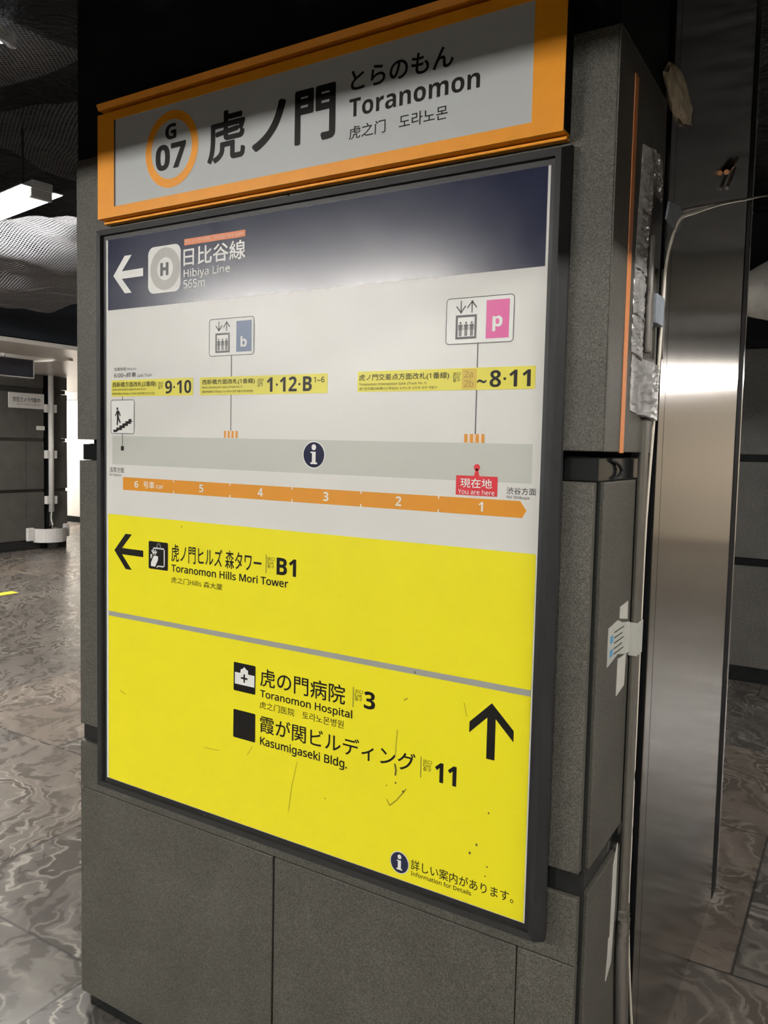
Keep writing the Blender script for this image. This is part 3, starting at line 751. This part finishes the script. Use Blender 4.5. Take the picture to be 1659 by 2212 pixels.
flat('number_ring', 'orange', lambda m: m.ring(0.2303, 2.1368, 0.0808, 0.0622, ys, ez=1.014), FP)
L('G', (0.2116, 0.2455, 2.1577, 2.1909), ys, 'ink', FP, 0.035)
L('07', (0.1814, 0.2747, 2.0944, 2.1497), ys, 'ink', FP, 0.035)
L('虎', (0.3378, 0.4430, 2.085, 2.1880), ys, 'ink', FP, 0.022)
L('ノ', (0.4612, 0.5493, 2.0897, 2.1822), ys, 'ink', FP, 0.030)
L('門', (0.5714, 0.6693, 2.0845, 2.1878), ys, 'ink', FP, 0.030)
L('とらのもん', (0.7039, 0.9192, 2.1615, 2.199), ys, 'ink', FP, 0.018)
L('Toranomon', (0.7013, 0.971, 2.1142, 2.1476), ys, 'ink', FP, 0.020)
L('虎之门', (0.7016, 0.7823, 2.0737, 2.0979), ys, 'ink', FP, 0.006)
L('도라노몬', (0.8113, 0.9101, 2.074, 2.098), ys, 'ink', FP, 0.006)

# ------------------------------------------------------------------ steel clad column
SX = 1.200
ST = thing('steel_column', 'tall brushed stainless steel clad column behind the granite pillar', 'column', (0.9, 1.0, 0))
MB().box(0.45, SX - 0.004, 0.395, 1.60, 0.0, ZC - 0.001).build('core', M['black_matte'], ST)
MB().box(SX - 0.004, SX, 0.452, 1.492, 0.0, ZC - 0.002).build('cladding', M['steel'], ST)
MB().box(SX - 0.004, SX + 0.0005, 0.397, 0.448, 0.0, ZC - 0.002, 0.0015).build('edge_strip', M['steel'], ST)
MB().box(SX - 0.004, SX + 0.002, 1.494, 1.575, 0.0, ZC - 0.002, 0.0015).build('gasket', M['black_gap'], ST)
MB().box(SX - 0.003, SX + 0.003, 1.577, 1.602, 0.0, ZC - 0.002, 0.0012).build('corner_trim', M['chrome'], ST)
# black box standing for the shade in the gap between pillar and column
tag(MB().box(0.9, 1.150, 0.3625, 0.394, 0.0, ZC - 0.001).build('gap_shade', M['black_gap']), 'black box standing for the shade in the gap between granite pillar and steel column', 'joint')

# ------------------------------------------------------------------ cables and tape on the pillar's side
FX = 1.2005
RW = thing('cable_raceway', 'beige grey plastic cable raceway running down the pillar side', 'raceway', (1.205, 0.272, 0.55))
MB().box(FX - 0.006, FX + 0.0075, 0.262, 0.300, 0.572, 1.570, 0.006).build('cover', M['raceway'], RW)
MB().box(FX - 0.006, FX + 0.004, 0.3015, 0.3085, 0.572, 1.570, 0.003).build('side_channel', M['cable_dark'], RW)
MB().box(FX - 0.006, FX + 0.0095, 0.260, 0.302, 0.560, 0.590, 0.004).build('end_cap', M['raceway'], RW)
cabpath = smooth_path([(1.214, 0.46, 0.02), (1.209, 0.36, 0.30), (1.203, 0.316, 0.55), (1.202, 0.315, 0.72), (1.202, 0.315, 0.92), (1.202, 0.317, 1.25), (1.204, 0.316, 1.39), (1.210, 0.318, 1.57), (1.213, 0.323, 1.68), (1.214, 0.330, 1.80), (1.216, 0.335, 1.865), (1.222, 0.345, 1.915), (1.227, 0.39, 1.965), (1.230, 0.52, 2.011), (1.231, 0.845, 2.117), (1.231, 1.23, 2.233), (1.232, 1.75, 2.389), (1.24, 2.4, 2.56)])
tag(MB().tube(cabpath, 0.0032, 8).build('white_cable', M['cable']), 'thin white cable clipped down the pillar and looping right over the steel', 'cable')
for k, (dy, r) in enumerate(((0.0, 0.010), (0.024, 0.009))):
    p = smooth_path([(1.211, 0.285 + dy * 1.6, 0.012 + 0.0 * k), (1.208, 0.282 + dy, 0.30), (1.206, 0.262 + dy, 0.47), (1.206, 0.260 + dy, 0.575)])
    tag(MB().tube(p, r, 8).build('grey_cable', M['raceway' if k else 'cable_dark']), 'grey beige cable at the foot of the raceway, %s of the two' % ('nearer the pillar front' if k == 0 else 'nearer the steel column'), 'cable', 'cables below the raceway')
tag(MB().box(FX, FX + 0.020, 0.258, 0.316, 1.742, 1.797, 0.002).build('cable_clip', M['tape_blue']), 'blue grey rectangular clip holding the cables against the pillar side', 'clip')
tagm = MB()
tagm.prism_x([(0.282, 1.938), (0.378, 1.936), (0.447, 1.975), (0.392, 1.990), (0.300, 1.975)], 1.2215, 1.2255)
tag(tagm.build('tape_flag', M['tape_blue']), 'blue grey folded tape flag where the cable leaves the pillar', 'tape')

def crinkle(y0, y1, z0, z1, amp, seed, ny=8, nz=18, skew=0.0, step=None):
    rnd = random.Random(seed)
    mb = MB(); V = {}
    for side in (0, 1):
        for i in range(ny + 1):
            for j in range(nz + 1):
                u, v = i / ny, j / nz
                if step: h = 0.0015 + amp * min(1.0, max(0.0, (u - step + 0.2) / 0.2))
                else: h = 0.0015 + amp * math.sin(math.pi * u) ** 0.7
                if 0 < i < ny: h += rnd.uniform(-1, 1) * 0.0016
                xx = FX + (max(0.001, h) if side else 0.0)
                V[side, i, j] = mb.bm.verts.new((xx, y0 + (y1 - y0) * u + skew * v + (rnd.uniform(-1, 1) * 0.0016 if side else 0), z0 + (z1 - z0) * v - 0.012 * u + (rnd.uniform(-1, 1) * 0.0015)))
    for side in (0, 1):
        for i in range(ny):
            for j in range(nz):
                f = [V[side, i, j], V[side, i + 1, j], V[side, i + 1, j + 1], V[side, i, j + 1]]
                mb.bm.faces.new(f if side else f[::-1])
    def rim(a, b): mb.bm.faces.new([V[0, a[0], a[1]], V[0, b[0], b[1]], V[1, b[0], b[1]], V[1, a[0], a[1]]])
    for i in range(ny): rim((i, 0), (i + 1, 0)); rim((i + 1, nz), (i, nz))
    for j in range(nz): rim((0, j + 1), (0, j)); rim((ny, j), (ny, j + 1))
    return mb
TW = 'grey tape pieces on the pillar side'
specs = [
    (0.166, 0.310, 1.574, 1.676, 0.016, 'wide silver grey tape patch at the head of the raceway, lowest of the tape', -0.002, 0.62),
    (0.160, 0.232, 1.678, 1.745, 0.007, 'silver grey tape wrap just above the wide tape patch', 0.0, None),
    (0.160, 0.234, 1.747, 1.825, 0.007, 'silver grey tape wrap left of the blue grey clip', 0.0, None),
    (0.162, 0.236, 1.827, 1.930, 0.008, 'silver grey tape wrap left of the white cable bend', 0.004, None),
    (0.170, 0.240, 1.932, 2.045, 0.012, 'bulging silver tape wrap at the top of the bundle', 0.012, None),
    (0.246, 0.330, 1.995, 2.060, 0.006, 'dark grey tape patch just above the tape flag', 0.0, None)]
for i, (a, b, c, d, amp, lab, sk, st) in enumerate(specs):
    tag(crinkle(a, b, c, d, amp, 10 + i, skew=sk, step=st).build('tape_wrap', M['tape_silver']), lab, 'tape', TW)
# bundle of cables running up between the tape wraps
for k, (y, zz) in enumerate(((0.2425, 1.90), (0.2500, 1.735), (0.352, 1.86))):
    tag(MB().tube(smooth_path([(FX + 0.008, y, 1.685), (FX + 0.009, y - 0.002, 1.80), (FX + 0.008, y + 0.004, zz)]), 0.0062, 8).build('bundled_cable', M['cable_dark' if k < 2 else 'raceway']), ('dark cable beside the silver tape wraps, nearer the front', 'dark cable beside the silver tape wraps, next to the clip', 'beige cable stub behind the white cable at the pillar edge')[k], 'cable', 'bundled cables on the pillar side')
# white label wrapped around the raceway with cloth tape strips
PLb = thing('paper_label', 'white paper label with blue squares wrapped round the raceway', 'label', (FX, 0.21, 1.10))
MB().prism_x([(0.113, 1.115), (0.1785, 1.125), (0.235, 1.113), (0.2590, 1.113), (0.2590, 1.172), (0.205, 1.180), (0.172, 1.190), (0.113, 1.185)], 1.1935, 1.1952).build('flap', M['label_paper'], PLb)
MB().box(FX + 0.0078, FX + 0.0095, 0.2600, 0.303, 1.105, 1.170, 0.0005).box(1.1935, FX + 0.0095, 0.2595, 0.2614, 1.105, 1.170, 0.0005).build('wrap', M['label_paper'], PLb)
MB().box(1.1953, 1.1957, 0.124, 0.142, 1.155, 1.168).box(1.1953, 1.1957, 0.124, 0.142, 1.130, 1.143).build('blue_squares', M['label_blue'], PLb)
for i in range(5):
    MB().box(1.1953, 1.1956, 0.150, 0.215 - 0.01 * (i % 2), 1.130 + 0.010 * i, 1.1325 + 0.010 * i).build('text_line', M['ink_grey'], PLb)
tag(MB().prism_x([(0.187, 1.190), (0.2425, 1.180), (0.2425, 1.215), (0.187, 1.212)], 1.1932, 1.1945).build('cloth_tape', M['tape_white']), 'short white cloth tape strip just above the paper label', 'tape', 'white cloth tape on the pillar side')
tag(MB().prism_x([(0.184, 1.044), (0.237, 1.052), (0.2425, 1.112), (0.186, 1.114)], 1.1932, 1.1945).build('cloth_tape', M['tape_white']), 'long white cloth tape strip hanging below the paper label', 'tape', 'white cloth tape on the pillar side')
tag(MB().prism_x([(0.313, 1.0), (0.328, 1.0), (0.332, 1.24), (0.315, 1.24)], 1.1935, 1.1945).build('cloth_tape', M['tape_white']), 'narrow white cloth tape along the raceway edge beside the label', 'tape', 'white cloth tape on the pillar side')
tag(MB().prism_x([(0.196, 0.480), (0.230, 0.500), (0.2425, 0.62), (0.2425, 0.735), (0.218, 0.700), (0.214, 0.56), (0.205, 0.56), (0.203, 0.53)], 1.1932, 1.1946).build('cloth_tape', M['tape_white']), 'torn white cloth tape at the lower end of the raceway', 'tape', 'white cloth tape on the pillar side')
# open trim loop at the band height
lp = MB()
pts = [(1.1880, 0.105, 1.485), (1.1905, 0.145, 1.478), (1.192, 0.165, 1.465), (1.1905, 0.150, 1.455), (1.1885, 0.125, 1.452)]
lp.tube(smooth_path(pts, 5), 0.0035, 8)
tag(lp.build('cable_loop', M['frame_lip']), 'short black cable loop at the black band beside the orange sealant', 'cable')
# crumpled putty at the top of the joint
pt = MB()
bmesh.ops.create_icosphere(pt.bm, subdivisions=3, radius=1.0)
rr = random.Random(5)
from mathutils import noise as mnoise
for v in pt.bm.verts:
    k = 1 + 0.30 * mnoise.noise(v.co * 1.6) + 0.16 * mnoise.noise(v.co * 4.0)
    v.co = Vector((1.202 + v.co.x * 0.016 * k, 0.430 + v.co.y * 0.115 * k, 2.225 + v.co.z * 0.040 * k))
tag(pt.build('putty_lump', M['putty']), 'crumpled beige putty lump stuck at the top of the dark joint', 'putty')

# ------------------------------------------------------------------ second granite pillar behind, on the right
P2 = thing('stone_pillar', 'dark granite pillar standing behind the steel column at the right edge', 'pillar', (0.53, 4.8, 0))
MB().box(-0.11, 1.165, 4.335, 5.60, 0.0, ZC - 0.001).build('core', M['black_matte'], P2)
for z0, z1 in ((0.104, 0.772), (0.825, 1.452), (1.500, 2.18)):
    MB().box(-0.14, 0.53, 4.30, 4.334, z0, z1, 0.002).build('stone_panel', M['stone_far'], P2)
    MB().box(0.534, 1.19, 4.30, 4.334, z0, z1, 0.002).build('stone_panel', M['stone_far'], P2)
for z0, z1 in ((0.773, 0.824), (1.453, 1.499), (2.185, 2.24)):
    MB().box(-0.13, 1.18, 4.312, 4.334, z0, z1).build('band_trim', M['black_band'], P2)
MB().box(-0.13, 1.18, 4.308, 4.334, 0.0, 0.103).build('plinth', M['black_band'], P2)
# white wrapped duct high on the right
dm = MB()
N1, N2 = 28, 14
for i in range(N1 + 1):
    for j in range(N2):
        a = 2 * math.pi * j / N2
        t = i / N1
        x = 0.78 + 1.5 * t
        r = 0.20 * (0.30 + 0.70 * min(1, (t * 5.0)) ** 0.55) * (1 + 0.12 * mnoise.noise(Vector((x * 5, math.cos(a) * 2, math.sin(a) * 2))))
        dm.bm.verts.new((x, 4.05 + 0.8 * r * math.cos(a), 2.475 + 0.16 * t + r * math.sin(a)))
dm.bm.verts.ensure_lookup_table()
for i in range(N1):
    for j in range(N2):
        k = (j + 1) % N2
        f = dm.bm.faces.new([dm.bm.verts[i * N2 + j], dm.bm.verts[i * N2 + k], dm.bm.verts[(i + 1) * N2 + k], dm.bm.verts[(i + 1) * N2 + j]]); f.smooth = True
dm.bm.faces.new([dm.bm.verts[j] for j in range(N2)]); dm.bm.faces.new([dm.bm.verts[N1 * N2 + j] for j in range(N2)][::-1])
tag(dm.build('wrapped_duct', M['sheet_white']), 'duct wrapped in wrinkled white sheet at the right edge', 'duct')
for k, (dz, mat, lab) in enumerate(((0.0, 'copper', 'copper stub standing in for a pipe reflection high in the steel column'), (-0.036, 'silver', 'grey stub standing in for the reflection just below the copper one'))):
    tag(MB().tube([(SX + 0.0085, 1.02 + 0.02 * k, 2.250 + dz), (SX + 0.0085, 1.18 - 0.03 * k, 2.335 + dz)], 0.007 - 0.002 * k, 10).build('reflection_stub', M[mat]), lab, 'pipe', 'stubs standing in for reflections in the steel column')  # solid stubs stand in for copper pipes reflected in the steel

# ------------------------------------------------------------------ far left pillar with downpipe
P3 = thing('stone_pillar', 'dark granite pillar far left with a white downpipe on its face', 'pillar', (-8.6, 5.0, 0))
MB().box(-9.3, -8.04, 4.30, 5.72, 0.0, 2.3445).build('core', M['black_matte'], P3)
for z0, z1 in ((0.135, 0.772), (0.815, 1.452), (1.498, 2.10), (2.165, 2.342)):
    for a, b in ((4.26, 4.755), (4.76, 5.155), (5.16, 5.42), (5.52, 5.78)):
        MB().box(-8.035, -8.0, a, b, z0, z1, 0.002).build('stone_panel', M['stone_far'], P3)
    MB().box(-9.3, -8.04, 5.722, 5.76, z0, z1, 0.002).build('stone_panel', M['stone_far'], P3)
for z0, z1 in ((0.773, 0.814), (1.453, 1.497), (2.105, 2.16)):
    MB().box(-8.036, -8.012, 4.28, 5.42, z0, z1).box(-8.036, -8.012, 5.52, 5.76, z0, z1).build('band_trim', M['black_band'], P3)
MB().box(-8.036, -8.012, 4.28, 5.77, 0.0, 0.134).build('plinth', M['black_band'], P3)
DP = thing('downpipe', 'slim white downpipe running down the far left pillar', 'pipe', (-7.955, 5.50, 0.49))
MB().tube([(-7.955, 5.50, 0.50), (-7.955, 5.50, 2.344)], 0.036, 16).build('pipe', M['pipe'], DP)
for z in (1.90, 1.28, 0.66):
    MB().box(-8.0, -7.935, 5.42, 5.58, z - 0.055, z + 0.055, 0.006).build('bracket', M['pipe'], DP)
MB().tube(smooth_path([(-7.955, 5.50, 0.50), (-7.955, 5.495, 0.40), (-7.93, 5.50, 0.318)]), 0.010, 8).build('drain_hose', M['pipe'], DP)
GD = thing('pipe_guard', 'white curved guard at the foot of the downpipe', 'guard', (-7.9, 5.5, 0.0))
gm = MB()
for i in range(16):
    a0, a1 = math.pi * i / 16, math.pi * (i + 1) / 16
    def q(a, r, z): return (-7.985 + r * math.sin(a), 5.47 - 1.0 * r * math.cos(a), z)
    for z0, z1 in ((0.10, 0.285),):
        gm.face([q(a0, 0.23, z0), q(a1, 0.23, z0), q(a1, 0.23, z1), q(a0, 0.23, z1)])
        gm.face([q(a0, 0.222, z0), q(a1, 0.222, z0), q(a1, 0.222, z1), q(a0, 0.222, z1)])
        gm.face([q(a0, 0.222, z1), q(a1, 0.222, z1), q(a1, 0.23, z1), q(a0, 0.23, z1)])
        gm.face([q(a0, 0.222, z0), q(a1, 0.222, z0), q(a1, 0.23, z0), q(a0, 0.23, z0)])
gm.build('shell', M['pipe'], GD)
MB().box(-8.0, -7.95, 5.14, 5.24, 0.12, 0.30, 0.012).build('side_bracket', M['pipe'], GD)
MB().box(-8.0, -7.95, 5.70, 5.78, 0.14, 0.32, 0.012).build('side_bracket', M['pipe'], GD)
MB().tube([(-7.93, 5.50, 0.0), (-7.93, 5.50, 0.25)], 0.07, 16).build('drain_pipe', M['raceway'], GD)
MB().tube([(-7.93, 5.50, 0.251), (-7.93, 5.50, 0.275), (-7.93, 5.50, 0.31)], [0.095, 0.075, 0.03], 16).build('funnel', M['chrome'], GD)
NS = thing('camera_notice', 'white notice plate with black writing on the far left pillar', 'notice', (-7.99, 5.15, 1.88))
MB().box(-7.999, -7.985, 4.91, 5.42, 1.885, 2.085, 0.003).build('plate', M['pipe'], NS)
L('防犯カメラ作動中', (4.97, 5.36, 1.965, 2.03), -7.9845, 'ink', NS, 0.01, axis='x')
L('SECURITY CAMERA IN OPERATION', (5.02, 5.36, 1.93, 1.945), -7.9845, 'ink', NS, 0.0, axis='x')
tag(MB().box(-7.999, -7.99, 5.305, 5.43, 1.605, 1.660, 0.002).build('small_label', M['pipe']), 'small blank white label below the notice on the far left pillar', 'label')
HS = thing('hanging_sign', 'unlit dark navy sign box hanging below the white soffit', 'sign', (-6.0, 3.2, 2.1))
MB().box(-6.06, -5.995, 2.4, 3.90, 2.130, 2.312, 0.004).build('box', M['sign_dark'], HS)
MB().box(-6.065, -5.99, 2.4, 3.905, 2.118, 2.132, 0.003).build('lower_trim', M['silver'], HS)
MB().box(-6.065, -5.99, 3.898, 3.912, 2.118, 2.315, 0.003).build('end_trim', M['silver'], HS)
for y in (2.7, 3.6):
    MB().tube([(-6.03, y, 2.31), (-6.03, y, 2.345)], 0.01, 8).build('hanger', M['silver'], HS)
# pale tactile mark on the left floor
tag(MB().box(-5.53, -5.41, 2.90, 3.33, 0.0, 0.003).build('floor_marker', M['yellow_lab']), 'small yellow floor marker at the left edge of the floor', 'marker')

# ------------------------------------------------------------------ netting under the ceiling
def net(name, label, x0, x1, y0, y1, z, amp, seed, sag=0.0, nx=60, ny=50, ang=0.0, mat='net'):
    me = bpy.data.meshes.new(name); bm = bmesh.new(); uvl = bm.loops.layers.uv.new('UVMap')
    G = {}
    for i in range(nx + 1):
        for j in range(ny + 1):
            x, y = x0 + (x1 - x0) * i / nx, y0 + (y1 - y0) * j / ny
            n = mnoise.noise(Vector((x * 1.4 + seed, y * 1.4, 0))) + 0.5 * mnoise.noise(Vector((x * 3.5 + seed, y * 3.5, 3)))
            zz = z + amp * n - sag * math.sin(math.pi * i / nx) * math.sin(math.pi * j / ny)
            G[i, j] = bm.verts.new((x, y, min(zz, ZC - 0.02)))
    for i in range(nx):
        for j in range(ny):
            f = bm.faces.new([G[i, j], G[i + 1, j], G[i + 1, j + 1], G[i, j + 1]]); f.smooth = True
            for l, (a, b) in zip(f.loops, ((i, j), (i + 1, j), (i + 1, j + 1), (i, j + 1))):
                u_, v_ = x0 + (x1 - x0) * a / nx, y0 + (y1 - y0) * b / ny; l[uvl].uv = (u_ * math.cos(ang) - v_ * math.sin(ang), u_ * math.sin(ang) + v_ * math.cos(ang))
    bm.to_mesh(me); bm.free(); me.materials.append(M[mat])
    o = bpy.data.objects.new(name, me); COL.objects.link(o)
    return tag(o, label, 'netting')
net('ceiling_net', 'small patch of mesh netting, shade put into its colour, bunched under the black ceiling above the lamp', -2.3, -1.3, 0.95, 1.9, 2.93, 0.07, 3.0, 0.0, ang=0.5, mat='net_shaded')
net('ceiling_net', 'corner of mesh netting, shade put into its colour, over the lamp at the top left corner', -1.9, -1.02, 0.2, 0.75, 2.93, 0.03, 5.0, 0.0, nx=30, ny=20, ang=0.9, mat='net_shaded')
net('ceiling_net', 'loose grey mesh netting sagging behind the lamp at the left edge', -4.9, -1.3, 1.42, 3.2, 2.66, 0.11, 8.0, 0.10, ang=0.2)
